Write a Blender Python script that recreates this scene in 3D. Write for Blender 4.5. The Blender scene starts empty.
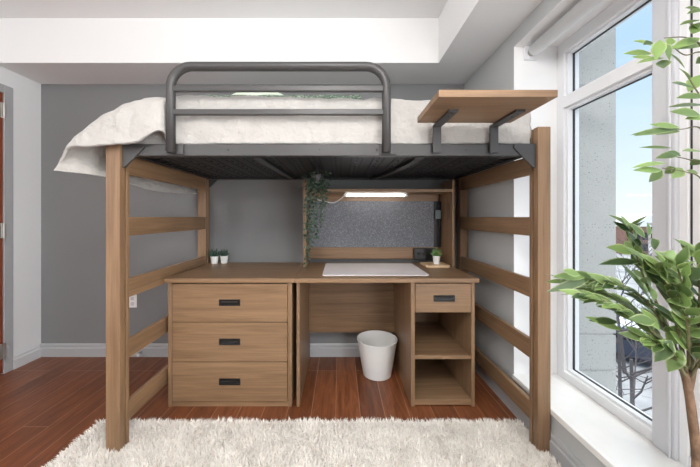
import bpy, math, random
from mathutils import Vector, noise
random.seed(7)
sc = bpy.context.scene
C = sc.collection
PI = math.pi

# ------------------------------------------------------------------ materials
def lin(c):
    return tuple(((v/255.0)/12.92 if v/255.0 <= 0.04045 else ((v/255.0+0.055)/1.055)**2.4) for v in c)

def mat(name, rgb, rough=0.5, metal=0.0, spec=0.5, bump=0.0, bscale=200.0, var=0.0, vscale=8.0, sheen=0.0, bdist=.01):
    m = bpy.data.materials.new(name); m.use_nodes = True
    nt = m.node_tree; b = nt.nodes['Principled BSDF']
    col = lin(rgb)
    b.inputs['Base Color'].default_value = (*col, 1)
    b.inputs['Roughness'].default_value = rough
    b.inputs['Metallic'].default_value = metal
    b.inputs['Specular IOR Level'].default_value = spec
    if sheen: b.inputs['Sheen Weight'].default_value = sheen
    tc = nt.nodes.new('ShaderNodeTexCoord')
    if var:
        n = nt.nodes.new('ShaderNodeTexNoise'); n.inputs['Scale'].default_value = vscale; n.inputs['Detail'].default_value = 5
        nt.links.new(tc.outputs['Object'], n.inputs['Vector'])
        r = nt.nodes.new('ShaderNodeValToRGB')
        r.color_ramp.elements[0].position = .3; r.color_ramp.elements[1].position = .7
        r.color_ramp.elements[0].color = (*[max(0, v*(1-var)) for v in col], 1)
        r.color_ramp.elements[1].color = (*[min(1, v*(1+var)) for v in col], 1)
        nt.links.new(n.outputs['Fac'], r.inputs['Fac']); nt.links.new(r.outputs['Color'], b.inputs['Base Color'])
    if bump:
        n2 = nt.nodes.new('ShaderNodeTexNoise'); n2.inputs['Scale'].default_value = bscale; n2.inputs['Detail'].default_value = 4
        nt.links.new(tc.outputs['Object'], n2.inputs['Vector'])
        bp = nt.nodes.new('ShaderNodeBump'); bp.inputs['Strength'].default_value = bump; bp.inputs['Distance'].default_value = bdist
        nt.links.new(n2.outputs['Fac'], bp.inputs['Height']); nt.links.new(bp.outputs['Normal'], b.inputs['Normal'])
    return m

def wood(name, axis, light=(146, 116, 87), dark=(113, 87, 63), rough=0.42):
    """laminate oak with the grain along one axis"""
    m = bpy.data.materials.new(name); m.use_nodes = True
    nt = m.node_tree; b = nt.nodes['Principled BSDF']; L = nt.links.new
    tc = nt.nodes.new('ShaderNodeTexCoord'); mp = nt.nodes.new('ShaderNodeMapping')
    s = [26.0, 26.0, 26.0]; s['xyz'.index(axis)] = 1.3
    mp.inputs['Scale'].default_value = s
    oi = nt.nodes.new('ShaderNodeObjectInfo')
    va = nt.nodes.new('ShaderNodeVectorMath'); va.operation = 'MULTIPLY_ADD'
    va.inputs[1].default_value = (7, 7, 7)
    L(oi.outputs['Random'], va.inputs[0]); L(tc.outputs['Object'], va.inputs[2]); L(va.outputs[0], mp.inputs['Vector'])
    n = nt.nodes.new('ShaderNodeTexNoise'); n.inputs['Scale'].default_value = 1.0; n.inputs['Detail'].default_value = 7; n.inputs['Roughness'].default_value = .62; n.inputs['Distortion'].default_value = .6
    L(mp.outputs[0], n.inputs['Vector'])
    mp2 = nt.nodes.new('ShaderNodeMapping'); s2 = [160.0]*3; s2['xyz'.index(axis)] = 5.0; mp2.inputs['Scale'].default_value = s2
    L(va.outputs[0], mp2.inputs['Vector'])
    n2 = nt.nodes.new('ShaderNodeTexNoise'); n2.inputs['Scale'].default_value = 1.0; n2.inputs['Detail'].default_value = 3
    L(mp2.outputs[0], n2.inputs['Vector'])
    mx = nt.nodes.new('ShaderNodeMath'); mx.operation = 'MULTIPLY_ADD'; mx.inputs[1].default_value = .35
    L(n2.outputs['Fac'], mx.inputs[0])
    sub = nt.nodes.new('ShaderNodeMath'); sub.operation = 'MULTIPLY'; sub.inputs[1].default_value = .72
    L(n.outputs['Fac'], sub.inputs[0]); L(sub.outputs[0], mx.inputs[2])
    r = nt.nodes.new('ShaderNodeValToRGB')
    r.color_ramp.elements[0].position = .36; r.color_ramp.elements[0].color = (*lin(dark), 1)
    r.color_ramp.elements[1].position = .66; r.color_ramp.elements[1].color = (*lin(light), 1)
    L(mx.outputs[0], r.inputs['Fac']); L(r.outputs['Color'], b.inputs['Base Color'])
    b.inputs['Roughness'].default_value = rough
    bp = nt.nodes.new('ShaderNodeBump'); bp.inputs['Strength'].default_value = .06; bp.inputs['Distance'].default_value = .004
    L(n2.outputs['Fac'], bp.inputs['Height']); L(bp.outputs['Normal'], b.inputs['Normal'])
    return m

WX, WY, WZ = wood('oak_x', 'x'), wood('oak_y', 'y'), wood('oak_z', 'z')
M = {}
M['wall_dark'] = mat('wall_dark_grey', (128, 129, 130), .75, bump=.05, bscale=300)
M['wall_grey'] = mat('wall_mid_grey', (186, 188, 188), .7, bump=.05, bscale=300)
M['wall_light'] = mat('wall_light', (226, 227, 229), .7, bump=.05, bscale=300)
M['white_paint'] = mat('white_paint', (240, 240, 240), .6)
M['ceiling'] = mat('ceiling_paint', (236, 236, 236), .8, bump=.04, bscale=250)
M['baseboard'] = mat('baseboard_grey', (176, 178, 180), .45)
M['baseboard_l'] = mat('baseboard_light', (205, 206, 208), .45)
M['frame_white'] = mat('window_white', (236, 237, 239), .35)
M['frame_grey'] = mat('window_grey', (205, 207, 211), .4)
M['gasket'] = mat('gasket', (42, 46, 48), .5)
M['sill'] = mat('sill_marble', (238, 238, 236), .22, var=.05, vscale=5)
M['steel'] = mat('grey_steel', (68, 67, 67), .42, metal=.15)
M['deck'] = mat('dark_deck', (38, 39, 41), .55, metal=.2)
M['black'] = mat('black_plastic', (24, 24, 26), .35)
M['linen'] = mat('white_linen', (178, 175, 171), .9, bump=.6, bdist=.04, bscale=13, sheen=.2)
M['linen2'] = mat('white_sheet', (190, 186, 182), .9, bump=.6, bdist=.04, bscale=13, sheen=.2)
M['ticking'] = mat('mattress_underside', (60, 62, 66), .9)
M['pale'] = mat('pale_pillowcase', (214, 226, 208), .9, bump=.2, bscale=30)
M['rug_base'] = mat('rug_backing', (222, 216, 208), .95)
M['bin'] = mat('bin_plastic', (226, 226, 224), .4)
M['matw'] = mat('desk_mat', (238, 232, 232), .35)
M['ceramic'] = mat('white_ceramic', (240, 240, 238), .3)
M['soil'] = mat('soil', (60, 46, 36), .95, bump=.6, bscale=90)
M['succ'] = mat('succulent_green', (52, 78, 66), .5, var=.35, vscale=40)
M['succ2'] = mat('succulent_bright', (96, 132, 70), .5, var=.3, vscale=40)
M['tray'] = wood('tray_wood', 'x', (226, 196, 160), (205, 172, 134))
M['door'] = wood('door_wood', 'z', (138, 66, 38), (108, 48, 28), .4)
M['frame_door'] = mat('door_frame_grey', (164, 165, 167), .5)
M['nickel'] = mat('nickel', (190, 188, 184), .3, metal=.9)
M['bark'] = mat('bark', (112, 88, 68), .85, bump=.6, bscale=60, var=.35, vscale=30)
M['twig'] = mat('green_twig', (96, 92, 62), .7, var=.3, vscale=30)
M['pot'] = mat('planter', (44, 46, 45), .5)
M['snow'] = mat('snow', (150, 152, 156), .9, var=.3, vscale=.9)
M['roof_snow'] = mat('roof_snow', (232, 236, 244), .9)
M['branch'] = mat('bare_branch', (88, 84, 86), .9)
M['car'] = mat('car_paint', (66, 74, 92), .3, metal=.3)
M['car_glass'] = mat('car_glass', (26, 30, 36), .1)
M['tyre'] = mat('tyre', (24, 24, 25), .8)
M['brick'] = mat('house_brick', (150, 112, 98), .9, var=.12, vscale=2)
M['stucco'] = mat('house_stucco', (196, 186, 176), .9, var=.08, vscale=2)
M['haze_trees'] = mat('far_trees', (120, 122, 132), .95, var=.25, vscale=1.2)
M['blind'] = mat('blind_fabric', (238, 238, 238), .6)
M['clear'] = mat('clear_plastic', (120, 132, 136), .15)

def shader_floor():
    m = bpy.data.materials.new('floor_planks'); m.use_nodes = True
    nt = m.node_tree; b = nt.nodes['Principled BSDF']; L = nt.links.new
    tc = nt.nodes.new('ShaderNodeTexCoord')
    mp = nt.nodes.new('ShaderNodeMapping'); mp.vector_type = 'POINT'
    mp.inputs['Rotation'].default_value = (0, 0, PI/2)
    mp.inputs['Location'].default_value = (0.33, .025, 0)
    L(tc.outputs['Object'], mp.inputs['Vector'])
    br = nt.nodes.new('ShaderNodeTexBrick')
    br.offset = .37; br.offset_frequency = 3; br.squash = 1.0
    br.inputs['Scale'].default_value = 1.0
    br.inputs['Brick Width'].default_value = .92; br.inputs['Row Height'].default_value = .143
    br.inputs['Mortar Size'].default_value = .0016; br.inputs['Mortar Smooth'].default_value = .2
    br.inputs['Bias'].default_value = 0.0
    br.inputs['Color1'].default_value = (*lin((150, 90, 56)), 1); br.inputs['Color2'].default_value = (*lin((120, 69, 42)), 1)
    br.inputs['Mortar'].default_value = (*lin((176, 132, 104)), 1)
    L(mp.outputs[0], br.inputs['Vector'])
    mp2 = nt.nodes.new('ShaderNodeMapping'); mp2.inputs['Scale'].default_value = (36, 3.2, 1)
    L(tc.outputs['Object'], mp2.inputs['Vector'])
    n = nt.nodes.new('ShaderNodeTexNoise'); n.inputs['Scale'].default_value = 1; n.inputs['Detail'].default_value = 8; n.inputs['Roughness'].default_value = .65; n.inputs['Distortion'].default_value = 1.2
    L(mp2.outputs[0], n.inputs['Vector'])
    r = nt.nodes.new('ShaderNodeValToRGB'); r.color_ramp.elements[0].position = .35; r.color_ramp.elements[1].position = .65
    r.color_ramp.elements[0].color = (.36, .33, .31, 1); r.color_ramp.elements[1].color = (1, 1, 1, 1)
    L(n.outputs['Fac'], r.inputs['Fac'])
    mx = nt.nodes.new('ShaderNodeMix'); mx.data_type = 'RGBA'; mx.blend_type = 'MULTIPLY'; mx.inputs['Factor'].default_value = .8
    L(br.outputs['Color'], mx.inputs['A']); L(r.outputs['Color'], mx.inputs['B'])
    mk = nt.nodes.new('ShaderNodeMix'); mk.data_type = 'RGBA'
    L(br.outputs['Fac'], mk.inputs['Factor']); L(mx.outputs['Result'], mk.inputs['A'])
    mk.inputs['B'].default_value = (*lin((176, 132, 104)), 1)
    L(mk.outputs['Result'], b.inputs['Base Color'])
    b.inputs['Roughness'].default_value = .38
    bp = nt.nodes.new('ShaderNodeBump'); bp.inputs['Strength'].default_value = .12; bp.inputs['Distance'].default_value = .004
    L(n.outputs['Fac'], bp.inputs['Height']); L(bp.outputs['Normal'], b.inputs['Normal'])
    return m

def speckle(name, base, spot, scale, thr, rough=.9):
    m = bpy.data.materials.new(name); m.use_nodes = True
    nt = m.node_tree; b = nt.nodes['Principled BSDF']; L = nt.links.new
    tc = nt.nodes.new('ShaderNodeTexCoord')
    v = nt.nodes.new('ShaderNodeTexNoise'); v.inputs['Scale'].default_value = scale; v.inputs['Detail'].default_value = 2
    L(tc.outputs['Object'], v.inputs['Vector'])
    r = nt.nodes.new('ShaderNodeValToRGB'); r.color_ramp.elements[0].position = thr; r.color_ramp.elements[1].position = thr+.04
    r.color_ramp.elements[0].color = (*lin(base), 1); r.color_ramp.elements[1].color = (*lin(spot), 1)
    L(v.outputs['Fac'], r.inputs['Fac'])
    n = nt.nodes.new('ShaderNodeTexNoise'); n.inputs['Scale'].default_value = 6; n.inputs['Detail'].default_value = 4
    L(tc.outputs['Object'], n.inputs['Vector'])
    r2 = nt.nodes.new('ShaderNodeValToRGB'); r2.color_ramp.elements[0].color = (.86, .86, .86, 1); r2.color_ramp.elements[1].color = (1, 1, 1, 1)
    L(n.outputs['Fac'], r2.inputs['Fac'])
    mx = nt.nodes.new('ShaderNodeMix'); mx.data_type = 'RGBA'; mx.blend_type = 'MULTIPLY'; mx.inputs['Factor'].default_value = 1
    L(r.outputs['Color'], mx.inputs['A']); L(r2.outputs['Color'], mx.inputs['B'])
    L(mx.outputs['Result'], b.inputs['Base Color']); b.inputs['Roughness'].default_value = rough
    return m
M['floor'] = shader_floor()
M['felt'] = speckle('pinboard_felt', (112, 115, 122), (156, 159, 166), 230, .55)
M['concrete'] = speckle('speckled_concrete', (186, 185, 182), (84, 82, 78), 100, .645)
M['throw'] = speckle('green_throw', (98, 118, 102), (176, 184, 172), 120, .54)

def glass_mat():
    m = bpy.data.materials.new('pane_glass'); m.use_nodes = True
    nt = m.node_tree; nt.nodes.remove(nt.nodes['Principled BSDF']); L = nt.links.new
    out = nt.nodes['Material Output']
    t = nt.nodes.new('ShaderNodeBsdfTransparent'); t.inputs['Color'].default_value = (.97, .985, .98, 1)
    g = nt.nodes.new('ShaderNodeBsdfGlossy'); g.inputs['Roughness'].default_value = .02
    f0 = nt.nodes.new('ShaderNodeLayerWeight'); f0.inputs['Blend'].default_value = .5
    f1 = nt.nodes.new('ShaderNodeMath'); f1.operation = 'POWER'; f1.inputs[1].default_value = 5; L(f0.outputs['Facing'], f1.inputs[0])
    f = nt.nodes.new('ShaderNodeMath'); f.operation = 'MULTIPLY_ADD'; f.inputs[1].default_value = .4; f.inputs[2].default_value = .025; L(f1.outputs[0], f.inputs[0])
    mx = nt.nodes.new('ShaderNodeMixShader')
    L(f.outputs[0], mx.inputs[0]); L(t.outputs[0], mx.inputs[1]); L(g.outputs[0], mx.inputs[2]); L(mx.outputs[0], out.inputs['Surface'])
    return m
M['glass'] = glass_mat()

def emit(name, rgb, s):
    m = bpy.data.materials.new(name); m.use_nodes = True
    b = m.node_tree.nodes['Principled BSDF']
    b.inputs['Base Color'].default_value = (1, 1, 1, 1)
    b.inputs['Emission Color'].default_value = (*lin(rgb), 1); b.inputs['Emission Strength'].default_value = s
    return m
M['led'] = emit('led_tube', (255, 252, 246), 9)
M['fillglow'] = emit('ceiling_fill_diffuser', (255, 250, 244), 6.0)  # glow of the added fill lamp behind the camera

def leaf_mat(name, c1, c2, margin, mstart=.72):
    m = bpy.data.materials.new(name); m.use_nodes = True
    nt = m.node_tree; b = nt.nodes['Principled BSDF']; L = nt.links.new
    g = nt.nodes.new('ShaderNodeNewGeometry')
    r = nt.nodes.new('ShaderNodeValToRGB')
    r.color_ramp.elements[0].color = (*lin(c1), 1); r.color_ramp.elements[1].color = (*lin(c2), 1)
    L(g.outputs['Random Per Island'], r.inputs['Fac'])
    uv = nt.nodes.new('ShaderNodeUVMap'); uv.uv_map = 'UVMap'
    sx = nt.nodes.new('ShaderNodeSeparateXYZ'); L(uv.outputs[0], sx.inputs[0])
    a = nt.nodes.new('ShaderNodeMath'); a.operation = 'MULTIPLY_ADD'; a.inputs[1].default_value = 2; a.inputs[2].default_value = -1; L(sx.outputs['X'], a.inputs[0])
    ab = nt.nodes.new('ShaderNodeMath'); ab.operation = 'ABSOLUTE'; L(a.outputs[0], ab.inputs[0])
    mr = nt.nodes.new('ShaderNodeMapRange'); mr.inputs['From Min'].default_value = mstart; mr.inputs['From Max'].default_value = mstart+.2
    L(ab.outputs[0], mr.inputs['Value'])
    ml = nt.nodes.new('ShaderNodeMath'); ml.operation = 'MULTIPLY'; ml.inputs[1].default_value = .38
    L(mr.outputs[0], ml.inputs[0])
    mx = nt.nodes.new('ShaderNodeMix'); mx.data_type = 'RGBA'; L(ml.outputs[0], mx.inputs['Factor'])
    L(r.outputs['Color'], mx.inputs['A']); mx.inputs['B'].default_value = (*lin(margin), 1)
    L(mx.outputs['Result'], b.inputs['Base Color'])
    b.inputs['Roughness'].default_value = .38
    tr = nt.nodes.new('ShaderNodeBsdfTranslucent'); L(mx.outputs['Result'], tr.inputs['Color'])
    ms = nt.nodes.new('ShaderNodeMixShader'); ms.inputs[0].default_value = .3
    out = nt.nodes['Material Output']
    L(b.outputs[0], ms.inputs[1]); L(tr.outputs[0], ms.inputs[2]); L(ms.outputs[0], out.inputs['Surface'])
    return m
M['leaf'] = leaf_mat('ficus_leaf', (54, 76, 44), (136, 164, 94), (204, 214, 160))
M['vine'] = leaf_mat('vine_leaf', (30, 46, 36), (78, 100, 80), (100, 120, 98))
def pile_mat():
    m = bpy.data.materials.new('rug_pile'); m.use_nodes = True
    nt = m.node_tree; b = nt.nodes['Principled BSDF']; L = nt.links.new
    g = nt.nodes.new('ShaderNodeNewGeometry'); r = nt.nodes.new('ShaderNodeValToRGB')
    r.color_ramp.elements[0].color = (*lin((240, 232, 222)), 1); r.color_ramp.elements[1].color = (*lin((255, 252, 246)), 1)
    L(g.outputs['Random Per Island'], r.inputs['Fac']); L(r.outputs['Color'], b.inputs['Base Color'])
    b.inputs['Roughness'].default_value = .9; b.inputs['Sheen Weight'].default_value = .3
    return m
M['pile'] = pile_mat()

# ------------------------------------------------------------------ mesh builder
class MB:
    def __init__(s): s.v = []; s.f = []; s.m = []; s.uv = {}
    def face(s, idx, m=0): s.f.append(tuple(idx)); s.m.append(m)
    def box(s, x0, x1, y0, y1, z0, z1, m=0):
        i = len(s.v)
        s.v += [(x0,y0,z0),(x1,y0,z0),(x1,y1,z0),(x0,y1,z0),(x0,y0,z1),(x1,y0,z1),(x1,y1,z1),(x0,y1,z1)]
        for q in ((0,3,2,1),(4,5,6,7),(0,1,5,4),(1,2,6,5),(2,3,7,6),(3,0,4,7)): s.face([i+k for k in q], m)
        return s
    def prism(s, poly, axis, a0, a1, m=0):
        """2-D polygon extruded along an axis; poly coords are the two remaining axes in order"""
        i = len(s.v); n = len(poly)
        def P(p, a):
            return {'x': (a, p[0], p[1]), 'y': (p[0], a, p[1]), 'z': (p[0], p[1], a)}[axis]
        s.v += [P(p, a0) for p in poly] + [P(p, a1) for p in poly]
        s.face([i+k for k in range(n)][::-1], m); s.face([i+n+k for k in range(n)], m)
        for k in range(n): s.face((i+k, i+(k+1)%n, i+n+(k+1)%n, i+n+k), m)
        return s
    def tube(s, pts, rad, n=12, m=0, cap=True):
        pts = [Vector(p) for p in pts]
        R = rad if isinstance(rad, (list, tuple)) else [rad]*len(pts)
        i = len(s.v); up = None
        for k, p in enumerate(pts):
            t = (pts[min(k+1, len(pts)-1)] - pts[max(k-1, 0)]).normalized()
            if up is None:
                up = Vector((0,0,1)) if abs(t.z) < .9 else Vector((1,0,0))
            a = up - t*up.dot(t); a.normalize(); b = t.cross(a); up = a
            for j in range(n):
                q = 2*PI*j/n
                s.v.append(tuple(p + (a*math.cos(q) + b*math.sin(q))*R[k]))
        for k in range(len(pts)-1):
            for j in range(n):
                s.face((i+k*n+j, i+k*n+(j+1)%n, i+(k+1)*n+(j+1)%n, i+(k+1)*n+j), m)
        if cap:
            s.face([i+j for j in range(n)][::-1], m); s.face([i+(len(pts)-1)*n+j for j in range(n)], m)
        return s
    def lathe(s, prof, cx, cy, n=40, m=0, close=False):
        i = len(s.v)
        for r, z in prof:
            for j in range(n): s.v.append((cx+r*math.cos(2*PI*j/n), cy+r*math.sin(2*PI*j/n), z))
        K = len(prof)
        for k in range(K-1):
            for j in range(n): s.face((i+k*n+j, i+k*n+(j+1)%n, i+(k+1)*n+(j+1)%n, i+(k+1)*n+j), m)
        s.face([i+j for j in range(n)][::-1], m); s.face([i+(K-1)*n+j for j in range(n)], m)
        return s
    def grid(s, rows, m=0):
        i = len(s.v); R = len(rows); K = len(rows[0])
        for r in rows: s.v += [tuple(p) for p in r]
        for a in range(R-1):
            for b in range(K-1): s.face((i+a*K+b, i+a*K+b+1, i+(a+1)*K+b+1, i+(a+1)*K+b), m)
        return s
    def leaf(s, base, tip, width, nrm, fold=.25, droop=.12, m=0):
        base, tip, nrm = Vector(base), Vector(tip), Vector(nrm)
        d = tip-base; Ln = d.length; d.normalize()
        side = d.cross(nrm)
        if side.length < 1e-4: side = d.cross(Vector((.3, .5, .8)))
        side.normalize(); up = side.cross(d)
        prof = [(0, .03), (.12, .45), (.3, .9), (.48, 1.0), (.66, .8), (.84, .42), (1, .02)]
        i = len(s.v)
        for t, w in prof:
            c = base + d*(Ln*t) - up*(droop*Ln*t*t)
            h = w*width/2
            s.v += [tuple(c - side*h + up*(fold*h)), tuple(c), tuple(c + side*h + up*(fold*h))]
        for k in range(len(prof)-1):
            for j in range(2):
                fi = len(s.f)
                s.face((i+k*3+j, i+k*3+j+1, i+(k+1)*3+j+1, i+(k+1)*3+j), m)
                t0, t1 = prof[k][0], prof[k+1][0]
                s.uv[fi] = ((j*.5, t0), ((j+1)*.5, t0), ((j+1)*.5, t1), (j*.5, t1))
        return s
    def build(s, name, mats, parent=None, bevel=0.0, smooth=False, seg=2, sub=0, solid=0.0):
        me = bpy.data.meshes.new(name)
        off = WORLD.get(parent.name, Vector((0,0,0))) if parent else Vector((0,0,0))
        me.from_pydata([tuple(Vector(v)-off) for v in s.v], [], s.f)
        if not isinstance(mats, (list, tuple)): mats = [mats]
        for m in mats: me.materials.append(m)
        me.polygons.foreach_set('material_index', s.m)
        if s.uv:
            uvl = me.uv_layers.new(name='UVMap')
            for fi, co in s.uv.items():
                for li, c in zip(me.polygons[fi].loop_indices, co): uvl.data[li].uv = c
        if smooth: me.polygons.foreach_set('use_smooth', [True]*len(s.f))
        me.update()
        o = bpy.data.objects.new(name, me); C.objects.link(o)
        if parent: o.parent = parent
        WORLD[o.name] = off
        if solid:
            md = o.modifiers.new('solid', 'SOLIDIFY'); md.thickness = solid; md.offset = 0
        if bevel:
            md = o.modifiers.new('bevel', 'BEVEL'); md.width = bevel; md.segments = seg; md.limit_method = 'ANGLE'; md.angle_limit = .6
        if sub:
            md = o.modifiers.new('sub', 'SUBSURF'); md.levels = sub; md.render_levels = sub
        return o
WORLD = {}

def thing(name, label, cat, loc, group=None):
    o = bpy.data.objects.new(name, None); C.objects.link(o); o.location = loc; o.empty_display_size = .05
    o['label'] = label; o['category'] = cat
    if group: o['group'] = group
    WORLD[o.name] = Vector(loc)
    return o
def tag(o, label, cat, group=None):
    o['label'] = label; o['category'] = cat
    if group: o['group'] = group
    return o
def struct(o, label=None):
    o['kind'] = 'structure'
    if label: o['label'] = label; 
    return o
def struct_empty(name, loc):
    o = bpy.data.objects.new(name, None); C.objects.link(o); o.location = loc; o['kind'] = 'structure'; WORLD[o.name] = Vector(loc)
    return o

# camera constants: eye height 1.15 m, focal length 290 px, axis at (340, 217)
F, EX, EY, EYE = 290.0, 340.0, 217.0, 1.15
def at(px, py, d): return Vector(((px-EX)*d/F, d, EYE+(EY-py)*d/F))

# ------------------------------------------------------------------ room
XL, XR, YB, YF = -2.474, 1.03, 2.40, -2.2
CEIL, SOF = 2.57, 2.25
XF = 1.285                                     # inner face of window frames
RY0, RY1 = -1.8, 1.717                         # window recess along the right wall
RTOP, SILL = 2.157, .223

o = MB().box(XL-.1, XR+.02, YF-.1, YB+.1, -.1, 0).build('floor', M['floor']); struct(o)
b = MB(); b.box(XL-.1, XR+.4, YF-.1, YB+.1, CEIL, CEIL+.1)
b.box(XL-.1, XR+.02, 2.07, YB+.05, SOF, CEIL); b.box(.704, XR+.02, YF-.05, 2.07, SOF, CEIL)
struct(b.build('ceiling', M['ceiling']))
struct(MB().box(XL-.1, XR+.3, YB, YB+.1, 0, CEIL).build('wall_back', M['wall_dark']))
struct(MB().box(XL-.1, XR+.3, YF-.1, YF, 0, CEIL).build('wall_rear', M['wall_dark']))
# left wall with the door opening
DY0, DY1, DZ = 1.24, 2.125, 2.06
b = MB(); b.box(XL-.1, XL, DY1, YB, 0, CEIL); b.box(XL-.1, XL, YF, DY0, 0, CEIL); b.box(XL-.1, XL, DY0, DY1, DZ, CEIL)
struct(b.build('wall_left', M['wall_light']))
# right wall: pier behind the bed, header over the windows, low wall under the sill
b = MB()
b.box(XR, XR+.37, RY1, YB, 0, CEIL)
b.box(XR, XR+.37, RY0, RY1, RTOP, CEIL); b.box(XR, XR+.37, RY0, RY1, 0, SILL-.03)
b.box(XR, XR+.37, YF, RY0, 0, CEIL)
for k, f in enumerate(b.f):
    a = [Vector(b.v[i]) for i in f[:3]]; n = (a[1]-a[0]).cross(a[2]-a[0])
    b.m[k] = 0 if abs(n.x) > 1e-6 else 1
struct(b.build('wall_right', [M['wall_grey'], M['white_paint']]))
def bb_profile(t0, t1):                        # t0 wall plane, t1 sign direction into room
    return [(t0, 0), (t0+t1*.018, 0), (t0+t1*.018, .07), (t0+t1*.012, .076), (t0+t1*.012, .095), (t0+t1*.006, .105), (t0, .105)]
struct(MB().prism(bb_profile(YB, -1), 'x', XL, XR).build('baseboard_back', M['baseboard']))
b = MB(); b.prism(bb_profile(XL, 1), 'y', 2.185, YB-.018); b.prism(bb_profile(XL, 1), 'y', YF, 1.14)
struct(b.build('baseboard_left', M['baseboard_l']))
struct(MB().prism(bb_profile(XR, -1), 'y', YF, YB-.018).build('baseboard_right', M['baseboard']))
# sill slab
struct(MB().box(XR-.012, XF+.01, RY0, RY1, SILL-.03, SILL).build('trim_1', M['sill'], bevel=.004))

# door at the left edge
d = struct_empty('door_1', (XL, (DY0+DY1)/2, 0))
MB().box(XL-.035, XL+.008, DY0+.003, DY1-.004, .01, DZ-.004).build('door_leaf', M['door'], d, bevel=.002)
b = MB()
b.box(XL-.1, XL+.014, DY1, DY1+.06, 0, DZ+.06); b.box(XL-.1, XL+.014, DY0-.06, DY0, 0, DZ+.06); b.box(XL-.1, XL+.014, DY0, DY1, DZ, DZ+.06)
b.build('door_frame', M['frame_door'], d, bevel=.003)
for z in (1.93, 1.05, .17):
    b = MB(); b.box(XL+.008, XL+.011, DY1-.035, DY1-.004, z-.055, z+.055)
    b.tube([(XL+.018, DY1-.001, z-.058), (XL+.018, DY1-.001, z+.058)], .007, 10)
    b.build('hinge', M['nickel'], d)
b = MB(); b.tube([(XL+.008, DY0+.09, 1.0), (XL+.06, DY0+.09, 1.0)], .011, 12); b.tube([(XL+.06, DY0+.09, 1.0), (XL+.06, DY0+.2, 1.0)], .009, 12)
b.build('door_handle', M['nickel'], d)

# windows in the recess
def window(num, y0, y1, jl, jr, transom, casement=False):
    w = struct_empty('window_%d' % num, (XF, (y0+y1)/2, SILL))
    x0, x1 = XF, XF+.09
    b = MB()
    zt = RTOP
    b.box(x0, x1, y1-jl, y1, SILL, zt); b.box(x0, x1, y0, y0+jr, SILL, zt)
    b.box(x0, x1, y0+jr, y1-jl, SILL, SILL+.045); b.box(x0, x1, y0+jr, y1-jl, zt-.062, zt)
    if transom: b.box(x0-.004, x1, y0+jr, y1-jl, 1.775, 1.838)
    b.build('window_frame', M['frame_white'], w, bevel=.003)
    cells = [(SILL+.045, 1.775), (1.838, zt-.062)] if transom else [(SILL+.045, zt-.062)]
    ya, yb = y0+jr, y1-jl
    for za, zb in cells:
        e = 0.0
        if casement:
            s = MB(); q = .085; g = .008
            s.box(x0+.005, x1-.01, yb-q, yb-g, za+g, zb-g); s.box(x0+.005, x1-.01, ya+g, ya+q, za+g, zb-g)
            s.box(x0+.005, x1-.01, ya+q, yb-q, za+g, za+q); s.box(x0+.005, x1-.01, ya+q, yb-q, zb-q, zb-g)
            s.build('sash', M['frame_white'], w, bevel=.003)
            gk = MB(); gk.box(x0+.008, x0+.06, yb-.008, yb, za, zb); gk.box(x0+.008, x0+.06, ya, ya+.008, za, zb)
            gk.build('gasket', M['gasket'], w); e = q
        s = MB(); t = .012
        xa, xb = x0+.016, x0+.05
        s.box(xa, xb, yb-e-t, yb-e, za+e, zb-e); s.box(xa, xb, ya+e, ya+e+t, za+e, zb-e)
        s.box(xa, xb, ya+e+t, yb-e-t, za+e, za+e+t); s.box(xa, xb, ya+e+t, yb-e-t, zb-e-t, zb-e)
        s.build('glazing_bead', M['frame_white'], w)
        s = MB(); t2 = .0155; xa, xb = x0+.043, x0+.054
        s.box(xa, xb, yb-e-t2, yb-e-t, za+e+t, zb-e-t); s.box(xa, xb, ya+e+t, ya+e+t2, za+e+t, zb-e-t)
        s.box(xa, xb, ya+e+t2, yb-e-t2, za+e+t, za+e+t2); s.box(xa, xb, ya+e+t2, yb-e-t2, zb-e-t2, zb-e-t)
        s.build('gasket', M['gasket'], w)
        MB().box(x0+.046, x0+.05, ya+e+t2*.8, yb-e-t2*.8, za+e+t2*.8, zb-e-t2*.8).build('pane', M['glass'], w)
    return w
window(1, 1.185, RY1, .05, .004, True)
window(2, .16, 1.10, .03, .03, False, True)
window(3, RY0, .08, .06, .06, True)
b = MB(); b.box(XF-.012, XF+.1, 1.10, 1.185, SILL, RTOP); b.box(XF-.02, XF-.012, 1.112, 1.125, SILL, RTOP)
struct(b.build('trim_2', M['frame_grey'], bevel=.004))
struct(MB().box(XF-.012, XF+.1, .08, .16, SILL, RTOP).build('trim_3', M['frame_grey'], bevel=.004))

# roller blind at the top of the recess
t = thing('roller_blind', 'white roller blind tube rolled up along the top of the window recess', 'blind', (1.12, .2, 2.115))
MB().tube([(1.12, -1.7, 2.112), (1.12, 1.668, 2.112)], .034, 24).build('blind_roll', M['blind'], t, smooth=True)
MB().tube([(1.12, 1.668, 2.112), (1.12, 1.70, 2.112)], .02, 16).build('end_pin', M['nickel'], t, smooth=True)
b = MB(); b.box(1.085, 1.155, 1.70, 1.714, 2.075, 2.157); b.box(1.085, 1.155, 1.675, 1.7, 2.15, 2.157)
b.build('bracket', M['frame_white'], t, bevel=.002)
b = MB(); b.box(1.085, 1.155, -1.72, -1.7, 2.075, 2.157); b.build('bracket', M['frame_white'], t, bevel=.002)

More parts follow.
